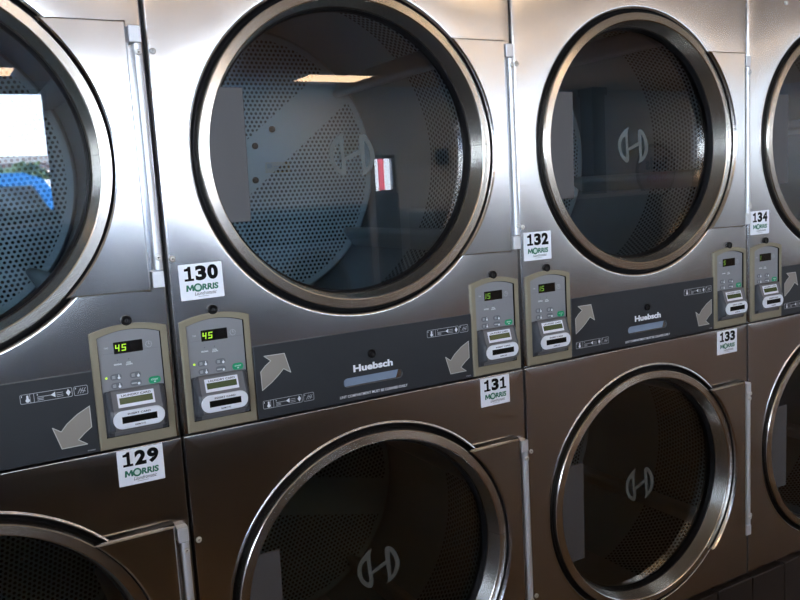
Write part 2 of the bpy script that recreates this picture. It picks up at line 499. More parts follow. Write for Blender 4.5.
def drum_back_mesh():
    mb = MB(); n = 96
    R = 0.351
    mb.poly([(R * math.cos(2 * PI * i / n), R * math.sin(2 * PI * i / n)) for i in range(n)], 0.600, M['back_holes'])
    mb.rev([(R, 0.600), (0.356, 0.602), (0.362, 0.615)], 0, 0, M['drum_solid'], 96)
    return mb

def bolt_mesh():
    mb = MB()
    mb.rev([(0.0085, 0.600), (0.0085, 0.5965), (0.006, 0.5950), (0.0058, 0.592), (0.003, 0.591), (0.00001, 0.591)], 0, 0, M['black'], 16)
    return mb

def rib_mesh():
    """folded sheet lifter running the depth of the drum, centred on angle 0"""
    mb = MB(); R = 0.3615
    sec = [(R * math.cos(-0.07), R * math.sin(-0.07)), (0.318, -0.010), (0.312, -0.006), (0.311, 0.0), (0.312, 0.006), (0.318, 0.010), (R * math.cos(0.07), R * math.sin(0.07))]
    vs = [(x, 0.085, z) for x, z in sec] + [(x, 0.598, z) for x, z in sec]; k = len(sec)
    mb.add(vs, [(i, i + 1, k + i + 1, k + i) for i in range(k - 1)], M['rib'], True)
    mb.add(vs[:k], [tuple(range(k))[::-1]], M['rib'])
    return mb

# --- control panel (built from its left outer edge u=0; heights relative to camera)
def arch(u0, u1, vb, vs_, vm, n=14):
    pts = [(u0, Z(vb)), (u1, Z(vb))]
    for i in range(n + 1):
        t = i / n; pts.append((u1 + (u0 - u1) * t, Z(vs_ + (vm - vs_) * (1 - (2 * t - 1) ** 2))))
    return pts
BW = 0.1335
def bezel_mesh():
    mb = MB()
    hole = arch(0.0118, 0.1213, -0.4005, -0.2222, -0.2118)
    mb.prism(arch(0, BW, -0.4210, -0.2135, -0.2025), -0.0050, 0.003, M['bezel'], bev=0.002, holes=[hole[::-1]])
    h2 = inset(hole, 0.0002); n = len(h2)                        # black strip paints the recess shadow round the opening
    mb.add([(p[0], -0.0044, p[1]) for p in h2] + [(p[0], -0.0002, p[1]) for p in inset(hole, 0.0016)], [(i, (i + 1) % n, n + (i + 1) % n, n + i) for i in range(n)], M['black'])
    return mb
def faceplate_mesh():
    mb = MB(); y = -0.0008
    mb.prism(arch(0.0110, 0.1219, -0.4012, -0.2216, -0.2112), y, 0.002, M['faceplate'])
    yp = y - 0.0003
    w, g = M['white_print'], M['grey_print']
    mb.text('TIME', 0.0228, Z(-0.2432), 0.0302, Z(-0.2400), yp, g, 0.02)
    for i in range(12):                                            # little clock face
        a = 2 * PI * i / 12
        mb.disc(0.0997 + 0.0052 * math.cos(a), Z(-0.2440) + 0.0052 * math.sin(a), 0.0009, yp, g, 6)
    mb.poly([(0.0993, Z(-0.2445)), (0.1003, Z(-0.2445)), (0.1003, Z(-0.2400)), (0.0993, Z(-0.2400))], yp, g)
    mb.poly([(0.0993, Z(-0.2445)), (0.1027, Z(-0.2445)), (0.1027, Z(-0.2437)), (0.0993, Z(-0.2437))], yp, g)
    mb.text('DRYING', 0.0372, Z(-0.2742), 0.0500, Z(-0.2712), yp, w, 0.03)
    mb.text('COOL', 0.0585, Z(-0.2728), 0.0668, Z(-0.2702), yp, w, 0.03)
    mb.text('DOWN', 0.0575, Z(-0.2762), 0.0685, Z(-0.2735), yp, w, 0.03)
    mb.disc(0.0436, Z(-0.2655), 0.0012, yp, M['btn'], 10); mb.disc(0.0627, Z(-0.2655), 0.0012, yp, M['btn'], 10)
    for k in range(4):                                             # faint printed rules
        zz = Z(-0.252 - 0.003 * k)
        mb.poly([(0.018, zz), (0.118, zz), (0.118, zz + 0.0004), (0.018, zz + 0.0004)], yp, M['btn'] if k == 0 else M['faceplate'])
    return mb
def display_mesh(txt):
    mb = MB()
    mb.prism(rr(0.0392, Z(-0.2540), 0.0890, Z(-0.2332), 0.0008, 3), -0.0016, -0.0005, M['display'], bev=0.0003)
    z = Z(-0.2496); h = 0.0120
    if txt == '45':
        seg7(mb, '4', 0.0412, z, 0.0072, h, M['digit']); seg7(mb, '5', 0.0522, z, 0.0074, h, M['digit'])
    elif txt == '5':
        seg7(mb, '1', 0.0365, z, 0.0072, h, M['digit_dim']); seg7(mb, '5', 0.0470, z, 0.0074, h, M['digit_dim'])
    elif txt == 'S':
        seg7(mb, '5', 0.0415, z, 0.0074, h, M['digit_dim'])
    else:
        seg7(mb, '1', 0.0365, z, 0.0074, h, M['digit_dim'])
    return mb
SEG = {'4': 'bcfg', '5': 'acdfg', '1': 'bc'}
def seg7(mb, ch, x, z, w, h, m, skip=''):
    t = 0.0018; y = -0.0018; sh = lambda zz: (zz - z) * 0.10
    R = {'a': (0, h - t, w, h), 'd': (0, 0, w, t), 'g': (0, h / 2 - t / 2, w, h / 2 + t / 2), 'f': (0, h / 2, t, h), 'b': (w - t, h / 2, w, h), 'e': (0, 0, t, h / 2), 'c': (w - t, 0, w, h / 2)}
    for s in SEG[ch]:
        if s in skip: continue
        a, b, c, d = R[s]
        mb.poly([(x + a + b * .1, z + b), (x + c + b * .1, z + b), (x + c + d * .1, z + d), (x + a + d * .1, z + d)], y, m)
def button_mesh(kind):
    mb = MB()
    mb.prism(rr(-0.0098, -0.0054, 0.0098, 0.0054, 0.0053, 6), -0.0018, -0.0005, M['btn'], bev=0.0004)
    w = M['white_print']; y = -0.0021
    if kind == 'p':
        mb.prism(rr(-0.0078, -0.0016, 0.0020, 0.0010, 0.0012, 3), y, -0.0015, M['grey_print'])
    else:
        for z in (-0.0024, -0.0004, 0.0016):
            mb.poly([(-0.0066, z), (-0.0010, z), (-0.0010, z + 0.0011), (-0.0066, z + 0.0011)], y, M['grey_print'])
    mb.disc(0.0052, -0.0018, 0.0024, y, w, 14)
    if kind == 't': mb.poly([(0.0040, -0.0018), (0.0064, -0.0018), (0.0058, 0.0042), (0.0046, 0.0042)], y, w)
    if kind == 's': mb.poly([(0.0036, -0.0018), (0.0068, -0.0018), (0.0052, 0.0030)], y, w)
    return mb
def start_mesh():
    mb = MB()
    mb.prism(rr(-0.0108, -0.0063, 0.0108, 0.0063, 0.0060, 8), -0.0024, -0.0005, M['start'], bev=0.0006)
    mb.text('START', -0.0064, -0.0004, 0.0064, 0.0026, -0.0026, M['pale_print'], 0.02)
    mb.poly([(-0.0016, -0.0040), (0.0016, -0.0040), (0.0016, -0.0018), (-0.0016, -0.0018)], -0.0026, M['pale_print'])
    return mb
def led_mesh():
    mb = MB(); mb.rev([(0.0021, -0.0005), (0.0019, -0.0018), (0.0010, -0.0024), (0.00001, -0.0026)], 0, 0, M['led'], 14)
    return mb
def reader_mesh():
    mb = MB(); st = M['reader']
    # side profile (v, y): slanted top face, upright nose, cut-back underside
    P = [(-0.3165, -0.0035), (-0.3172, -0.0085), (-0.3205, -0.0115), (-0.3470, -0.0195), (-0.3500, -0.0225), (-0.3520, -0.0235), (-0.3830, -0.0235), (-0.3862, -0.0220), (-0.3905, -0.0120), (-0.3935, -0.0085), (-0.3985, -0.0075), (-0.4000, -0.0035)]
    ust = [(0.0150, 0.0), (0.0156, 0.35), (0.0168, 0.60), (0.0185, 0.82), (0.0210, 0.95), (0.0250, 1.0)]
    ust = ust + [(0.1340 - u, f) for u, f in ust[::-1]]
    vs = []; k = len(P)
    for u, f in ust:
        for v, y in P:
            q = max(0.0, 0.012 - min(u - 0.0150, 0.1190 - u)); drop = 0.012 - math.sqrt(max(0.0, 0.012 ** 2 - q * q))
            vv = max(min(v, -0.3165 - drop), -0.4000 + drop * 0.5)
            vs.append((u, -0.0030 + (y + 0.0030) * f, Z(vv)))
    fs = []
    for i in range(len(ust) - 1):
        for j in range(k - 1):
            fs.append((i * k + j, i * k + j + 1, (i + 1) * k + j + 1, (i + 1) * k + j))
    mid = [f for f in fs if 5 <= f[0] // k < len(ust) - 6]
    mb.add(vs, [f for f in fs if f not in mid], M['reader_shaded'], True); mb.add(vs, mid, st, True)
    mb.prism(rr(0.0125, Z(-0.3998), 0.1210, Z(-0.3182), 0.004, 4), -0.0040, -0.0005, M['reader_shaded'], bev=0.0012)
    # white label lying on the slanted face, with its liquid crystal window
    v0, y0, v1, y1 = -0.3205, -0.0115, -0.3470, -0.0195
    up = MB()
    def slant(u, v):
        t = (v0 - v) / (v0 - v1); return (u, y0 + (y1 - y0) * t, Z(v))
    def quad(ua, ub, va, vb, m, e):
        q = [slant(ua, vb), slant(ub, vb), slant(ub, va), slant(ua, va)]
        mb.add([(x, y - e, z) for x, y, z in q], [(0, 1, 2, 3)], m)
    quad(0.0340, 0.0975, -0.3228, -0.3465, M['label_white'], 0.0006)
    quad(0.0372, 0.0942, -0.3302, -0.3410, M['lcd'], 0.0010)
    vs, tr = text_tris('LAUNDRY CARD', 0.02, 0.0)
    xs = [p[0] for p in vs]; zs = [p[1] for p in vs]
    o = []
    for p in vs:
        x, y, z = slant(0.0410 + (p[0] - min(xs)) / (max(xs) - min(xs)) * 0.0510, -0.3286 + (p[1] - min(zs)) / (max(zs) - min(zs)) * 0.0037)
        o.append((x, y - 0.0010, z))
    mb.add(o, tr, M['black_print'])
    # oval slot plate
    mb.prism(rr(0.0222, Z(-0.3838), 0.1112, Z(-0.3515), 0.0160, 10), -0.0262, -0.0225, M['label_white'], bev=0.0012)
    mb.poly([(0.0367, Z(-0.3738)), (0.0972, Z(-0.3738)), (0.0972, Z(-0.3618)), (0.0367, Z(-0.3618))], -0.0264, M['black'])
    mb.text('INSERT CARD', 0.0470, Z(-0.3594), 0.0865, Z(-0.3560), -0.0265, M['black_print'], 0.02)
    mb.text('REMOVE', 0.0580, Z(-0.3800), 0.0760, Z(-0.3770), -0.0265, M['black_print'], 0.01)
    return mb

def lock_mesh():
    mb = MB()
    mb.rev([(0.0092, 0.001), (0.0092, -0.0040), (0.0084, -0.0054), (0.0062, -0.0056), (0.0056, -0.0040), (0.00001, -0.0040)], 0, 0, M['lock'], 32)
    mb.disc(0, 0, 0.0034, -0.0042, M['lock_core'], 20)
    mb.poly([(-0.0006, -0.0024), (0.0006, -0.0024), (0.0006, 0.0024), (-0.0006, 0.0024)], -0.0044, M['black'])
    return mb

def arrow_pts(pts):
    """taupe arrow: tail, curved shaft and head as one outline, in (u, v)"""
    return [(u, Z(v)) for u, v in pts]
AL = [(0.1590, -0.3282), (0.1690, -0.3180), (0.1811, -0.3095), (0.1682, -0.2986), (0.2100, -0.2991), (0.2204, -0.3382), (0.2060, -0.3289), (0.1960, -0.3385), (0.1810, -0.3510), (0.1596, -0.3647)]
AR = [(0.6449, -0.3371), (0.6449, -0.3741), (0.6330, -0.3825), (0.6213, -0.3928), (0.6351, -0.4029), (0.5938, -0.4033), (0.5824, -0.3643), (0.5954, -0.3735), (0.6060, -0.3615), (0.6240, -0.3480)]
def line_strip(mb, pts, w, y, m, closed=True):
    n = len(pts)
    for i in range(n if closed else n - 1):
        a, b = Vector(pts[i]), Vector(pts[(i + 1) % n]); d = (b - a)
        if d.length < 1e-6: continue
        d.normalize(); q = Vector((-d.y, d.x)) * w / 2; a = a - d * w * .35; b = b + d * w * .35
        mb.poly([tuple(a - q), tuple(b - q), tuple(b + q), tuple(a + q)], y, m)
def pictogram(mb, u0, v0, y):
    w, g = M['white_print'], M['grey_print']
    def L(p): return [(u0 + x, Z(v0 + z)) for x, z in p]
    for a, b in ((0.0, 0.0212), (0.0150, 0.0812), (0.0845, 0.1065)):
        line_strip(mb, [(u0 + x - u0 + 0, z) for x, z in rr(u0 + a, Z(v0 - 0.0155), u0 + b, Z(v0), 0.002, 2)], 0.0009, y, g)
    mb.disc(u0 + 0.0112, Z(v0 - 0.0108), 0.0034, y, w, 14)                 # thermometer
    mb.poly(L([(0.0092, -0.0105), (0.0132, -0.0105), (0.0128, -0.0022), (0.0096, -0.0022)]), y, w)
    for z in (-0.0095, -0.0120): mb.poly(L([(0.0262, z - 0.0012), (0.0360, z - 0.0012), (0.0360, z), (0.0262, z)]), y, g)
    mb.poly(L([(0.0262, -0.0080), (0.0480, -0.0080), (0.0480, -0.0068), (0.0262, -0.0068)]), y, g)
    mb.poly(L([(0.0470, -0.0074), (0.0545, -0.0028), (0.0545, -0.0122)]), y, w)
    for z in (-0.0050, -0.0085, -0.0115): mb.poly(L([(0.0560, z - 0.0010), (0.0670, z - 0.0010), (0.0670, z), (0.0560, z)]), y, g)
    mb.poly(L([(0.0752, -0.0018), (0.0790, -0.0078), (0.0752, -0.0138), (0.0714, -0.0078)]), y, w)
    mb.text('1', u0 + 0.0018, Z(v0 - 0.0045), u0 + 0.0030, Z(v0 - 0.0018), y, w, 0.02)
    mb.text('2', u0 + 0.0258, Z(v0 - 0.0045), u0 + 0.0278, Z(v0 - 0.0018), y, w, 0.02)
    mb.text('3', u0 + 0.0860, Z(v0 - 0.0045), u0 + 0.0880, Z(v0 - 0.0018), y, w, 0.02)
    for k in range(3):                                                        # hand waving a card
        x = 0.0895 + 0.004 * k
        mb.poly(L([(x, -0.0128), (x + 0.0012, -0.0128), (x + 0.0065, -0.0035), (x + 0.0053, -0.0035)]), y, g)
    mb.poly(L([(0.0935, -0.0070), (0.0945, -0.0062), (0.1035, -0.0096), (0.1028, -0.0106)]), y, g)
def fascia_mesh():
    mb = MB(); y = -0.0036
    slot = rr(0.3330, Z(-0.3905), 0.4730, Z(-0.3715), 0.0094, 8)
    out = [(0.1478, Z(-0.4205)), (0.6550, Z(-0.4205)), (0.6550, Z(-0.2772)), (0.1478, Z(-0.2772))]
    mb.prism(out, y, 0.002, M['fascia'], bev=0.0012, side=M['fascia_edge'], holes=[slot[::-1]])
    yp = y - 0.0003
    for A in (AL, AR):
        p = arrow_pts(A); mb.poly(p, yp, M['arrow']); line_strip(mb, p, 0.0014, yp - 0.0002, M['arrow_line'])
    pictogram(mb, 0.1590, -0.3862, yp); pictogram(mb, 0.5385, -0.2995, yp)
    mb.text('Huebsch', 0.3570, Z(-0.3612), 0.4500, Z(-0.3465), yp, M['white_print'], 0.042)
    mb.text('LINT COMPARTMENT MUST BE CLEANED DAILY', 0.3228, Z(-0.4118), 0.4830, Z(-0.4062), yp, M['white_print'], 0.02)
    mb.text('M400', 0.6350, Z(-0.4165), 0.6470, Z(-0.4140), yp, M['grey_print'], 0.0)
    return mb
def slot_mesh():
    """finger slot of the lint drawer: a scooped liner sloping inward and down"""
    mb = MB(); pts = rr(0.3320, Z(-0.3910), 0.4740, Z(-0.3710), 0.0098, 8)
    zc = Z(-0.3810); n = len(pts)
    vs = [(p[0], 0.0040 if p[1] < zc else -0.0010, p[1]) for p in pts]
    mb.prism([(0.3260, Z(-0.3965)), (0.4800, Z(-0.3965)), (0.4800, Z(-0.3655)), (0.3260, Z(-0.3655))], 0.0125, 0.0145, M['fascia'])
    z0, z1 = Z(-0.3880), Z(-0.3722)
    mb.add([(0.335, -0.0030, z0), (0.456, -0.0030, z0), (0.464, -0.0006, z1), (0.335, -0.0006, z1)], [(0, 1, 2, 3)], M['slot_grey'])
    return mb

def sticker_mesh(num):
    """built about its centre"""
    mb = MB(); w, h = 0.0405, 0.0328
    mb.prism(rr(-w, -h, w, h, 0.0008, 2), -0.0008, 0.0006, M['sticker'])
    y = -0.0011
    n = len(num)
    for i, ch in enumerate(num):
        x0 = -0.0325 + i * 0.0222
        x1 = x0 + 0.0203
        if ch == '1':
            k = M['black_print']; zt, zb = 0.0285, 0.0020
            mb.poly([(x0 + 0.0015, zb), (x1 - 0.0015, zb), (x1 - 0.0015, zb + 0.0042), (x0 + 0.0140, zb + 0.0042), (x0 + 0.0140, zt), (x0 + 0.0090, zt),
                     (x0 + 0.0078, zt - 0.0025), (x0 + 0.0018, zt - 0.0040), (x0 + 0.0018, zt - 0.0082), (x0 + 0.0082, zt - 0.0082), (x0 + 0.0082, zb + 0.0042), (x0 + 0.0015, zb + 0.0042)][::1], y, k)
        else:
            mb.text(ch, x0, 0.0015, x1, 0.0290, y, M['black_print'], 0.055)
    g = M['green_print']
    mb.poly([(-0.0300 + x * 0.0150, -0.0168 + z * 0.0116) for x, z in ((0, 0), (0.24, 0), (0.27, 0.55), (0.44, 0.12), (0.56, 0.12), (0.73, 0.55), (0.76, 0), (1, 0), (0.93, 1), (0.70, 1), (0.50, 0.48), (0.30, 1), (0.07, 1))], y, g)
    mb.disc(-0.0080, -0.0112, 0.0078, y, g, 28); mb.disc(-0.0080, -0.0110, 0.0048, y - 0.0002, M['pale_print'], 24)
    mb.text('RRIS', -0.0005, -0.0168, 0.0305, -0.0052, y, g, 0.045, 0.1)
    mb.text('Laundromatic', -0.0150, -0.0252, 0.0260, -0.0185, y, M['black_print'], 0.0, 0.4)
    mb.poly([(-0.0090, -0.0284), (0.0110, -0.0284), (0.0110, -0.0272), (-0.0090, -0.0272)], y, M['grey_print'])
    return mb

def cabinet_mesh():
    mb = MB(); g = M['galv']
    z0, z1, y0, y1 = 0.165, 2.11, 0.0255, 1.08
    x0, x1 = 0.006, 0.794; t = 0.012
    mb.box(x0, x0 + t, y0, y1, z0, z1, g); mb.box(x1 - t, x1, y0, y1, z0, z1, g)
    mb.box(x0 + t, x1 - t, y0, y1, z1 - t, z1, g); mb.box(x0 + t, x1 - t, y0, y1, z0, z0 + t, g)
    mb.box(x0 + t, x1 - t, y1 - t, y1, z0 + t, z1 - t, g)
    mb.box(x0 + t, x1 - t, y0 + 0.02, y1 - t, Z(-0.372), Z(-0.352), g)
    return mb

# ----------------------------------------------------------------------------- dryers
DRYERS = [
    dict(label='stacked steel tumble dryer with number sticker 129, at the left end of the row', disp=('45', '45'), st={'lo': ('129', 0.7215, -0.4615, 0.5)}, rot=(64, 20)),
    dict(label='stacked steel tumble dryer carrying number stickers 130 and 131', disp=('45', '5'), st={'up': ('130', 0.0615, -0.1418, -0.6), 'lo': ('131', 0.7150, -0.4628, 0.0)}, rot=(0, 128)),
    dict(label='stacked steel tumble dryer carrying number stickers 132 and 133', disp=('5', 'S'), st={'up': ('132', 0.0535, -0.1430, 0.3), 'lo': ('133', 0.7130, -0.4635, 0.3)}, rot=(20, 75)),
    dict(label='stacked steel tumble dryer with number sticker 134, right of the dryer numbered 132', disp=('1', '5'), st={'up': ('134', 0.0525, -0.1440, 0.0)}, rot=(45, 10)),
]
BL, BR = 0.0118, 0.6560            # left edges of the two control panels


def flat_part(name, mesh_key, maker, parent, x, z, y=0.0, label=None):
    return shared(mesh_key, name, maker, parent, (x, y, z), label)

def control_panel(root, left, disp, num, lit):
    bz = shared('bezel', 'control_panel', bezel_mesh, root, (left, 0, 0))
    shared('faceplate', 'faceplate', faceplate_mesh, bz)
    shared('display' + disp, 'display', lambda: display_mesh(disp), bz, None, 'black display with green digits')
    for kx, kz, kd in ((0.0380, -0.2946, 't'), (0.0380, -0.3102, 't'), (0.0713, -0.2957, 's'), (0.0710, -0.3099, 'p')):
        shared('button' + kd, 'button', lambda: button_mesh(kd), bz, (kx, 0, Z(kz)))
    shared('start', 'start_button', start_mesh, bz, (0.1040, 0, Z(-0.3099)), 'green start button')
    if lit:
        shared('led', 'indicator_lamp', led_mesh, bz, (0.0220, 0, Z(-0.2944)), 'lit green indicator')
    shared('reader', 'card_reader', reader_mesh, bz)
    return bz

for m, D in enumerate(DRYERS):
    root = empty('stacked_tumble_dryer', (m * W, 0, 0))
    tag(root, D['label'], 'dryer', 'stacked tumble dryers along the wall')
    shared('cabinet', 'cabinet', cabinet_mesh, root)
    shared('panel_up', 'front_panel', lambda: front_panel(0.0035, 0.7965, -0.4232, 0.780, CV['up']), root)
    shared('panel_lo', 'front_panel', lambda: front_panel(0.0035, 0.7965, -1.1670, -0.4262, CV['lo'], 0.0006, 0.3370, 0.0018, 0.0016), root)
    shared('fascia', 'fascia', fascia_mesh, root)
    fa = [c for c in COL.objects if c.parent == root and c.name.startswith('fascia')][0]
    shared('slot', 'lint_drawer_slot', slot_mesh, fa)
    shared('clock', 'lock', lambda: lock_mesh(), fa, (0.4010, -0.0026, Z(-0.3288)))
    for side, left, disp in (('L', BL, D['disp'][0] if m else '45'), ('R', BR, D['disp'][1])):
        if m == 0 and side == 'L': disp = '45'
        control_panel(root, left, disp, None, (m == 0) or (m == 1 and side == 'L'))
    for u, v in ((0.0769, -0.1965), (0.7212, -0.1970)):
        shared('clock', 'lock', lock_mesh, root, (u, 0, Z(v)))
    for key, (num, u, v, rz) in D['st'].items():
        s = sticker_mesh(num).build('number_sticker', root, (u, 0, Z(v)), 'white number sticker reading ' + num)
        s.rotation_euler = (0, math.radians(rz), 0)
    for which in ('up', 'lo'):
        cz = Z(CV[which]); rot = math.radians(D['rot'][0 if which == 'up' else 1])
        d = shared('door', 'door', door_mesh, root, (CU, 0, cz))
        d.scale = (1, 1, EZ)
        shared('seal_gap', 'door_seal_gap', seal_gap_mesh, d); shared('ingasket', 'glass_gasket', inner_gasket_mesh, d)
        shared('glass', 'door_glass', glass_mesh, d); shared('emblem', 'glass_emblem', emblem_mesh, d, None, 'grey etched letter emblem')
        shared('pull', 'door_pull', pull_mesh, d, None, 'grey textured pull plate')
        shared('hinge', 'hinge', hinge_mesh, d, None, 'pale hinge strip')
        for dv in (0.183, -0.180):
            shared('screw', 'screw', screw_mesh, d, (TAB_R - CU + 0.0178, -0.0190, dv))
            shared('screw', 'screw', screw_mesh, root, (0.0120, 0.0004, cz + dv))
        dr = shared('drum', 'drum', drum_mesh, root, (CU, 0, cz))
        bk = shared('drumback', 'back_plate', drum_back_mesh, dr)
        bk.rotation_euler = (0, -rot, 0)
        for bx, bv in ((0.009, 0.057), (0.003, -0.032), (0.06, 0.10)):
            b = shared('bolt', 'bolt', bolt_mesh, dr, (bx * math.cos(rot) - bv * math.sin(rot), 0, bx * math.sin(rot) + bv * math.cos(rot)))
        for k in range(5):
            r = shared('rib', 'rib', rib_mesh, dr); r.rotation_euler = (0, -(math.radians(37 + 72 * k) + rot), 0)
    for u in (0.165, 0.635):
        shared('screw', 'screw', screw_mesh, root, (u, 0.0004, Z(0.456)))

# ----------------------------------------------------------------------------- the room
def struct(o):
    o['kind'] = 'structure'; return o
XL, XR, YB, YF = -4.0, 13.5, -8.5, 1.25
ZC = Z(1.45)
M['wall'] = principled('pale painted wall', (0.76, 0.84, 0.92), 0.7, vary=(3, 0.93))
M['ceil'] = principled('cream ceiling tile', (0.80, 0.62, 0.42), 0.8, vary=(4, 0.92))
M['floor'] = tiles('brown quarry tile floor', (0.115, 0.060, 0.021), (0.10, 0.052, 0.019), (0.014, 0.009, 0.006), 0.30, 0.5)
M['plinth'] = principled('dark brown plinth tile', (0.030, 0.024, 0.023), 0.35, vary=(8, 0.8))
M['mullion'] = principled('aluminium window frame', (0.30, 0.32, 0.34), 0.4, 0.6)
M['dark_wall'] = principled('dark dado paint', (0.10, 0.11, 0.125), 0.6)

mb = MB(); mb.box(XL, XR, YB, YF, -0.1, 0.0, M['floor']); struct(mb.build('floor'))
mb = MB(); mb.box(XL, XR, YB - 0.15, YF, ZC, ZC + 0.1, M['ceil']); struct(mb.build('ceiling'))
mb = MB()                                                   # wall the dryers are let into
mb.box(XL, -0.008, 0.03, 0.13, 0, ZC, M['wall']); mb.box(3.208, XR, 0.03, 0.13, 0, ZC, M['wall']); mb.box(-0.008, 3.208, 0.03, 0.13, 2.125, ZC, M['wall'])
mb.box(XL, XR, YF, YF + 0.1, 0, ZC, M['wall'])
struct(mb.build('wall_rear'))
mb = MB()                                                   # opposite wall with the street windows
y0, y1 = YB - 0.15, YB
WINS = [(-3.7, 1.79, Z(-0.03), Z(1.37)), (2.15, 3.85, Z(-0.03), Z(1.37)), (5.90, 6.28, Z(-0.02), Z(0.52)), (7.60, 9.25, Z(0.05), Z(1.37)), (12.35, 13.3, Z(0.05), Z(1.37))]
xa = XL
for a, b, c, d in WINS:
    mb.box(xa, a, y0, y1, 0, ZC, M['wall']); mb.box(a, b, y0, y1, d, ZC, M['wall']); mb.box(a, b, y0, y1, 0, c, M['dark_wall']); xa = b
mb.box(xa, XR, y0, y1, 0, ZC, M['wall'])
struct(mb.build('wall_front'))
mb = MB()
wl = (-7.4, -2.0, Z(-0.30), Z(1.30))
mb.box(XL - 0.15, XL, YB - 0.15, wl[0], 0, ZC, M['wall']); mb.box(XL - 0.15, XL, wl[1], YF, 0, ZC, M['wall'])
mb.box(XL - 0.15, XL, wl[0], wl[1], 0, wl[2], M['wall']); mb.box(XL - 0.15, XL, wl[0], wl[1], wl[3], ZC, M['wall'])
struct(mb.build('wall_left'))
mb = MB()
wr = (-6.2, -1.6, Z(0.0), Z(1.32))
mb.box(XR, XR + 0.15, YB - 0.15, wr[0], 0, ZC, M['wall']); mb.box(XR, XR + 0.15, wr[1], YF, 0, ZC, M['wall'])
mb.box(XR, XR + 0.15, wr[0], wr[1], 0, wr[2], M['wall']); mb.box(XR, XR + 0.15, wr[0], wr[1], wr[3], ZC, M['wall'])
struct(mb.build('wall_right'))

def window(name, x0, x1, z0, z1, y, muls):
    mb = MB(); f = 0.05
    mb.box(x0, x1, y - 0.05, y + 0.02, z0, z0 + f, M['mullion']); mb.box(x0, x1, y - 0.05, y + 0.02, z1 - f, z1, M['mullion'])
    for x in [x0, *muls, x1 - f]: mb.box(x, x + f, y - 0.049, y + 0.019, z0 + f, z1 - f, M['mullion'])
    mb.add([(x0 + f, y - 0.01, z0 + f), (x1 - f, y - 0.01, z0 + f), (x1 - f, y - 0.01, z1 - f), (x0 + f, y - 0.01, z1 - f)], [(0, 1, 2, 3)], M['pane'])
    o = mb.build(name); return struct(o)
for i, (a, b, c, d) in enumerate(WINS):
    window('window_%d' % (i + 1), a, b, c, d, YB - 0.08, [-1.9, -0.1] if i == 0 else [])
wn = window('window_6', wl[0], wl[1], wl[2], wl[3], 0, [-5.6, -3.8])
wn.rotation_euler = (0, 0, PI / 2); wn.location = (XL - 0.08, 0, 0)
wn = window('window_7', wr[0], wr[1], wr[2], wr[3], 0, [-4.7, -3.2])  # unseen opening added to light the back wall and right-hand steel
wn.rotation_euler = (0, 0, PI / 2); wn.location = (XR + 0.08, 0, 0)

mb = MB(); x = -0.0                                          # tiled plinth under the dryers
for i in range(22):
    xa = -0.1444 + i * 0.15
    h = 0.1535 + random.uniform(-0.003, 0.001)
    mb.prism(rr(xa + 0.002, 0.0, xa + 0.148, h, 0.002, 2), -0.012 + random.uniform(-0.001, 0.001), 0.03, M['plinth'], bev=0.002)
struct(mb.build('baseboard_rear'))

M['beam'] = principled('grey brown ceiling beam', (0.20, 0.17, 0.145), 0.7)
for k, y in enumerate((-2.45, -3.25)):
    mb = MB(); mb.box(XL, XR, y - 0.10, y + 0.10, ZC - 0.10, ZC + 0.02, M['beam']); struct(mb.build('trim_%d' % (k + 2)))
# ceiling lights: warm recessed troffers
M['lamp'] = principled('warm light diffuser', (0.8, 0.75, 0.65), 0.5, emis=(1.0, 0.70, 0.42), estr=13.0)
M['lamp_frame'] = principled('white lamp frame', (0.7, 0.68, 0.62), 0.5)
def troffer_frame():
    mb = MB()
    for a, b, c, d in ((-0.46, 0.46, -0.31, -0.28), (-0.46, 0.46, 0.28, 0.31), (-0.46, -0.43, -0.28, 0.28), (0.43, 0.46, -0.28, 0.28)):
        mb.box(a, b, c, d, -0.025, 0.0, M['lamp_frame'])
    return mb
def troffer_diffuser():
    mb = MB(); mb.box(-0.43, 0.43, -0.28, 0.28, -0.020, -0.002, M['lamp']); return mb
spots = [(0.95, -7.75), (5.0, -7.75), (-2.0, -3.9), (0.95, -3.9), (3.9, -3.9), (7.5, -7.2), (12.2, -7.2), (5.6, -5.6), (9.5, -5.6)]  # last four are unseen lamps added to brighten the opposite wall
LAMPS = ['warm recessed ceiling light mirrored in the door glass left of dryer 130', 'warm recessed ceiling light mirrored in the upper door glass of dryer 130',
         'warm ceiling light above the first washers of the row', 'warm ceiling light above the middle of the washer row', 'warm ceiling light just past the last washer',
         'added warm fill light above the shorter folding counter', 'added warm fill light above the round pink wall sign',
         'added warm fill light between the washer row and the shorter counter', 'added warm fill light well in front of the longer folding counter']
for i, (x, y) in enumerate(spots):
    r = empty('ceiling_light', (x, y, ZC))
    tag(r, LAMPS[i], 'ceiling light', 'recessed ceiling lights')
    shared('tf', 'frame', troffer_frame, r); shared('td', 'diffuser', troffer_diffuser, r, None, 'lit warm diffuser')

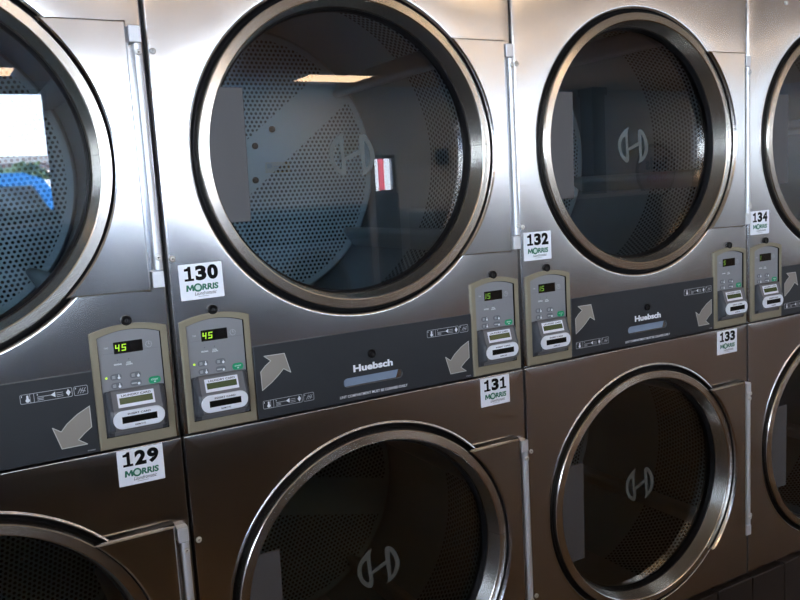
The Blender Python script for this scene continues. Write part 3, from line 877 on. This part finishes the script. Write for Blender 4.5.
# things across the room that the glass doors mirror
M['counter'] = principled('blue grey counter side', (0.24, 0.29, 0.33), 0.5)
M['counter_top'] = principled('white counter top', (0.75, 0.77, 0.78), 0.35)
def counter(x0, x1, y0, y1, top, label):
    r = empty('folding_counter', ((x0 + x1) / 2, (y0 + y1) / 2, 0)); w, d = (x1 - x0) / 2, (y1 - y0) / 2
    mb = MB(); mb.box(-w + 0.03, w - 0.03, -d + 0.03, d - 0.03, 0, top - 0.05, M['counter']); mb.build('base', r)
    mb = MB(); mb.box(-w, w, -d, d, top - 0.05, top, M['counter_top']); mb.build('worktop', r)
    tag(r, label, 'counter', 'folding counters')
counter(6.35, 7.75, -8.45, -7.7, Z(-0.25), 'blue grey folding counter with white top beside the narrowest window')
counter(8.75, 10.75, -8.45, -7.7, Z(-0.22), 'longer blue grey folding counter with white top under the round sign')
M['washer_steel'] = principled('blue grey enamel front', (0.36, 0.44, 0.58), 0.35)
M['washer_side'] = principled('grey enamel', (0.30, 0.32, 0.34), 0.45)
def washer_body():
    mb = MB(); mb.prism(rr(-0.385, 0.10, 0.385, 1.27, 0.012, 4), -0.42, 0.40, M['washer_steel'], bev=0.01, side=M['washer_side'])
    mb.box(-0.37, 0.37, -0.39, 0.39, 0.0, 0.10, M['dark']); mb.poly(rr(-0.385, 0.10, 0.385, 1.27, 0.012, 4), 0.40, M['washer_side']); return mb
def washer_door():
    mb = MB(); mb.rev([(0.215, -0.42), (0.215, -0.455), (0.205, -0.47), (0.175, -0.47), (0.165, -0.45), (0.165, -0.425)], 0, 0.83, M['ring_steel'], 64); return mb
def washer_glass():
    mb = MB(); mb.rev([(0.166, -0.44), (0.14, -0.46), (0.08, -0.475), (0.0001, -0.478)], 0, 0.83, M['car_glass'], 48); return mb
def washer_handle():
    mb = MB(); mb.prism(rr(0.17, 0.77, 0.235, 0.89, 0.02, 5), -0.495, -0.455, M['rubber'], bev=0.006); return mb
def washer_panel():
    mb = MB(); mb.prism(rr(-0.36, 1.08, 0.36, 1.23, 0.008, 4), -0.435, -0.41, M['fascia'], bev=0.004)
    mb.prism(rr(0.05, 1.11, 0.22, 1.20, 0.006, 3), -0.440, -0.43, M['faceplate']); return mb
def washer_kick():
    mb = MB(); mb.prism(rr(-0.375, 0.11, 0.375, 0.60, 0.006, 3), -0.428, -0.415, M['kick'], bev=0.003); return mb
M['kick'] = principled('brown enamel lower panel', (0.14, 0.092, 0.055), 0.5)
def washer_slot():
    mb = MB(); mb.prism(rr(-0.28, 1.11, -0.16, 1.20, 0.01, 4), -0.452, -0.43, M['reader'], bev=0.006); mb.box(-0.25, -0.19, -0.4535, -0.45, 1.15, 1.162, M['black']); return mb
M['car_glass'] = principled('dark glass', (0.03, 0.035, 0.04), 0.1)
for k in range(8):
    r = empty('washing_machine', (-3.3 + k * 0.79, -2.95, 0)); r.rotation_euler = (0, 0, PI)
    tag(r, 'front loading blue grey washing machine in the row facing the dryers', 'washing machine', 'front loading washers facing the dryers')
    shared('wb', 'body', washer_body, r); shared('wk', 'lower_panel', washer_kick, r, None, 'brown lower panel')
    d = shared('wd', 'door', washer_door, r); shared('wg', 'door_glass', washer_glass, d); shared('wh', 'handle', washer_handle, d)
    p = shared('wp', 'control_panel', washer_panel, r); shared('ws', 'card_slot', washer_slot, p)
M['post'] = principled('dark square post', (0.09, 0.10, 0.11), 0.5)
mb = MB(); mb.box(9.72, 9.98, -8.48, -8.2, Z(-0.22) + 0.002, ZC - 0.002, M['post'])
mb.box(9.69, 10.01, -8.49, -8.17, ZC - 0.12, ZC - 0.004, M['post']); struct(mb.build('trim_1'))
M['notice'] = principled('yellow notice', (0.75, 0.50, 0.06), 0.5)
M['notice_ink'] = principled('dark notice ink', (0.12, 0.07, 0.05), 0.5)
def back_board(name, x0, x1, z0, z1, m, label, cat):
    mb = MB(); mb.box(x0, x1, YB + 0.002, YB + 0.02, z0, z1, m)
    return tag(mb.build(name), label, cat), mb
r = empty('notice', (4.48, YB, Z(0.33)))
mb = MB(); mb.box(-0.17, 0.17, -0.001, 0.02, 0, 0.14, M['notice']); mb.build('board', r)
mb = MB()
for k in range(3): mb.box(-0.06, 0.13, 0.021, 0.023, 0.022 + k * 0.026, 0.036 + k * 0.026, M['notice_ink'])
mb.box(-0.15, -0.085, 0.021, 0.023, 0.06, 0.12, M['notice_ink']); mb.build('print', r)
tag(r, 'small yellow notice on the wall between the two street windows', 'notice')
M['blue_pic'] = principled('dark blue poster', (0.03, 0.06, 0.13), 0.4)
r = empty('poster', (7.03, YB, Z(0.34)))
mb = MB(); mb.box(-0.14, 0.14, 0.002, 0.02, -0.02, 0.27, M['lamp_frame']); mb.build('frame', r)
mb = MB(); mb.box(-0.11, 0.11, 0.021, 0.024, 0.01, 0.24, M['blue_pic']); mb.build('picture', r)
tag(r, 'dark blue framed poster on the wall above the shorter counter', 'poster')
M['sign_pink'] = principled('pale pink sign face', (0.52, 0.46, 0.48), 0.5)
M['sign_red'] = principled('red sign lettering', (0.45, 0.05, 0.05), 0.5)
r = empty('round_sign', (11.42, YB, Z(0.10)))
mb = MB()
n = 48; C = [(0.47 * math.cos(2 * PI * i / n), 0.47 * math.sin(2 * PI * i / n)) for i in range(n)]
R0 = [(0.43 * c / 0.47, 0.43 * s / 0.47) for c, s in C]
def facing_room(mb, pts, y, m):
    q = MB(); q.poly([(-a, b) for a, b in pts], -y, m)
    mb.add([(-v[0], -v[1], v[2]) for v in q.v], q.f, m)
mb.add([(a, 0.002, b) for a, b in C] + [(a, 0.03, b) for a, b in C], [(i, (i + 1) % n, n + (i + 1) % n, n + i) for i in range(n)], M['post'])
facing_room(mb, C, 0.03, M['post']); mb.build('rim', r)
mb = MB(); facing_room(mb, R0, 0.034, M['sign_pink']); mb.build('face', r)
mb = MB(); q = MB(); q.text('Suds', -0.27, 0.02, 0.27, 0.24, 0, M['black_print'], 0.03)
mb.add([(-v[0], 0.038, v[2]) for v in q.v], q.f, M['black_print'])
q = MB(); q.text('Shop', -0.25, -0.24, 0.25, -0.03, 0, M['sign_red'], 0.02)
mb.add([(-v[0], 0.038, v[2]) for v in q.v], q.f, M['sign_red'])
mb.build('lettering', r)
tag(r, 'round pink wall sign with dark and red lettering', 'sign')

# outside the windows
M['asphalt'] = principled('car park asphalt', (0.16, 0.16, 0.165), 0.9, vary=(2, 0.8))
mb = MB(); mb.box(-60, 60, -80, YB - 0.16, -0.25, -0.15, M['asphalt']); o = struct(mb.build('ground'))
mb = MB(); mb.box(-60, XL - 0.16, YB - 0.16, 20, -0.25, -0.15, M['asphalt']); mb.box(XR + 0.16, 60, YB - 0.16, 20, -0.25, -0.15, M['asphalt']); o = struct(mb.build('ground_side'))
M['blue_paint'] = principled('blue car paint', (0.02, 0.16, 0.50), 0.25)
M['white_paint'] = principled('white van paint', (0.75, 0.76, 0.80), 0.25)
M['tyre'] = principled('tyre rubber', (0.02, 0.02, 0.02), 0.7)
def car(x, y, prof, wins, paint, label, half=0.85, name='car', wheels=(-1.3, 1.3)):
    r = empty(name, (x, y, -0.15))
    mb = MB(); mb.prism(prof, -half, half, paint, bev=0.06); mb.poly([(a, b) for a, b in prof], half, paint); mb.build('body', r)
    for w in wins:
        mb = MB(); mb.prism(w, -half - 0.012, -half + 0.02, M['car_glass'])
        q = MB(); q.prism([(-a, b) for a, b in w], -half - 0.012, -half + 0.02, M['car_glass'])
        mb.add([(-v[0], -v[1], v[2]) for v in q.v], q.f, M['car_glass'])
        mb.build('window', r)
    for wx in wheels:
        for s in (-1, 1):
            mb = MB(); ya, yb = sorted((s * (half - 0.16), s * (half + 0.02)))
            mb.rev([(0.001, ya), (0.30, ya), (0.33, ya + 0.03), (0.33, yb - 0.03), (0.30, yb), (0.001, yb)], 0, 0, M['tyre'], 24)
            mb.build('wheel', r, (wx, 0, 0.33))
    tag(r, label, 'car' if name == 'car' else 'van'); return r
carp = [(-2.1, 0.30), (2.1, 0.30), (2.15, 0.75), (1.4, 0.95), (0.9, 1.40), (-1.1, 1.42), (-1.75, 1.0), (-2.15, 0.9)]
vanp = [(-2.4, 0.32), (2.4, 0.32), (2.45, 0.95), (1.9, 1.25), (1.35, 2.0), (1.1, 2.1), (-2.35, 2.1), (-2.45, 1.0)]
car(0.75, -13.2, vanp, [[(0.6, 1.2), (1.6, 1.2), (1.2, 1.9), (0.6, 1.9)], [(-0.6, 1.2), (0.4, 1.2), (0.4, 1.9), (-0.6, 1.9)]], M['blue_paint'], 'blue van parked outside the wide street window', name='van')
car(4.45, -16.5, vanp, [[(0.6, 1.2), (1.6, 1.2), (1.2, 1.9), (0.6, 1.9)]], M['white_paint'], 'white van parked beyond the blue van outside', name='van')
car(10.9, -15.0, carp, [[(-0.9, 1.0), (0.9, 1.0), (0.6, 1.34), (-0.8, 1.34)]], M['blue_paint'], 'blue car seen through the narrow window')
M['leaf'] = principled('tree leaves', (0.10, 0.17, 0.08), 0.8, vary=(6, 0.6))
M['bark'] = principled('tree bark', (0.10, 0.07, 0.05), 0.9)
def tree(x, y, h, seed, label):
    random.seed(seed)
    r = empty('tree', (x, y, -0.15))
    mb = MB(); k = 10
    for za, zb, ra, rb in ((0, h * 0.5, 0.18, 0.11),):
        vs = [(ra * math.cos(2 * PI * i / k), ra * math.sin(2 * PI * i / k), za) for i in range(k)] + [(rb * math.cos(2 * PI * i / k), rb * math.sin(2 * PI * i / k), zb) for i in range(k)]
        mb.add(vs, [(i, (i + 1) % k, k + (i + 1) % k, k + i) for i in range(k)], M['bark'], True)
    mb.build('trunk', r)
    mb = MB()
    for _ in range(900):
        d = Vector((random.gauss(0, 1), random.gauss(0, 1), random.gauss(0, 1))).normalized() * (random.random() ** 0.4)
        c = Vector((d.x * h * 0.32, d.y * h * 0.32, h * 0.66 + d.z * h * 0.33))
        a = Vector((random.gauss(0, 1), random.gauss(0, 1), random.gauss(0, 1))).normalized(); b = a.orthogonal().normalized()
        s = 0.22
        mb.add([tuple(c - a * s), tuple(c + b * s * .6), tuple(c + a * s), tuple(c - b * s * .6)], [(0, 1, 2, 3)], M['leaf'])
    mb.build('crown', r)
    tag(r, label, 'tree', 'trees across the car park')
tree(3.0, -24, 2.9, 3, 'low green tree behind the parked white van')
tree(-0.4, -27, 3.1, 5, 'taller green tree beyond the parked blue van')
M['brick'] = principled('pinkish brick', (0.70, 0.52, 0.52), 0.8, vary=(3, 0.85))
M['roof'] = principled('grey roof', (0.30, 0.30, 0.32), 0.8)
r = empty('shop_building', (3.0, -46, -0.15))
mb = MB(); mb.box(-9, 9, -3, 3, 0, 3.9, M['brick']); mb.build('wall', r)
mb = MB(); mb.box(-9.3, 9.3, -3.3, 3.3, 3.9, 4.25, M['roof']); mb.build('roof', r)
for k in range(4):
    mb = MB(); mb.box(-7.5 + k * 4, -5.0 + k * 4, 3.0, 3.04, 0.6, 2.8, M['car_glass']); mb.build('window', r)
tag(r, 'low pinkish brick shop building across the car park', 'building')
M['pole_red'] = principled('red painted pole', (0.45, 0.03, 0.05), 0.4)
mb = MB(); mb.rev([(0.055, -3.2), (0.055, 3.2), (0.001, 3.2)], 0, 0, M['pole_red'], 16); 
o = mb.build('sign_pole'); o.rotation_euler = (PI / 2, 0, 0); o.location = (7.79, -11.7, 3.05); tag(o, 'red round pole standing outside the narrow window', 'pole')

# ----------------------------------------------------------------------------- daylight
w = bpy.data.worlds.new('sky'); SC.world = w; w.use_nodes = True
n, l = w.node_tree.nodes, w.node_tree.links
bg = n['Background']; bg.inputs['Strength'].default_value = 20.0
tc = n.new('ShaderNodeTexCoord'); sp = n.new('ShaderNodeSeparateXYZ'); l.new(tc.outputs['Generated'], sp.inputs[0])
cr = n.new('ShaderNodeValToRGB'); l.new(sp.outputs['Z'], cr.inputs['Fac'])
cr.color_ramp.elements[0].position = 0.0; cr.color_ramp.elements[0].color = (0.80, 0.90, 1.0, 1)
cr.color_ramp.elements[1].position = 0.7; cr.color_ramp.elements[1].color = (0.45, 0.62, 1.0, 1)
l.new(cr.outputs['Color'], bg.inputs['Color'])
mr = n.new('ShaderNodeMapRange'); mr.inputs['From Min'].default_value = 0.1; mr.inputs['From Max'].default_value = 0.85   # sky dimmed to the right, added to hold back steel reflections there
mr.inputs['To Min'].default_value = 20.0; mr.inputs['To Max'].default_value = 3.5
l.new(sp.outputs['X'], mr.inputs['Value']); l.new(mr.outputs['Result'], bg.inputs['Strength'])

sd = bpy.data.lights.new('sun', 'SUN'); sd.energy = 55.0; sd.angle = 0.02; sd.color = (1.0, 0.95, 0.87)
so = bpy.data.objects.new('sun', sd); COL.objects.link(so); so.rotation_euler = (math.radians(-42), math.radians(10), 0); so.location = (0, 10, 20)
# ----------------------------------------------------------------------------- camera
cd = bpy.data.cameras.new('camera'); cam = bpy.data.objects.new('camera', cd); COL.objects.link(cam)
cd.sensor_width = 36.0; cd.lens = 813.117 / 800 * 36.0; cd.clip_start = 0.02
R_ = (0.8621744941406893, -0.503360249164653, -0.05730271559136405)
U_ = (0.11581154169862379, 0.08571383946827126, 0.9895659778574621)
F_ = (0.49319654141390157, 0.8598148622142476, -0.13219521266997492)
mw = Matrix(((R_[0], U_[0], -F_[0], 0.43545), (R_[1], U_[1], -F_[1], -1.46979), (R_[2], U_[2], -F_[2], H0), (0, 0, 0, 1)))
cam.matrix_world = mw
SC.camera = cam
SC.view_settings.view_transform = 'Standard'; SC.view_settings.look = 'None'
SC.view_settings.gamma = 1.0; SC.view_settings.use_curve_mapping = False
SC.view_settings.exposure = 0.0
SC.cycles.max_bounces = 10; SC.cycles.transparent_max_bounces = 12
SC.cycles.sample_clamp_indirect = 12.0
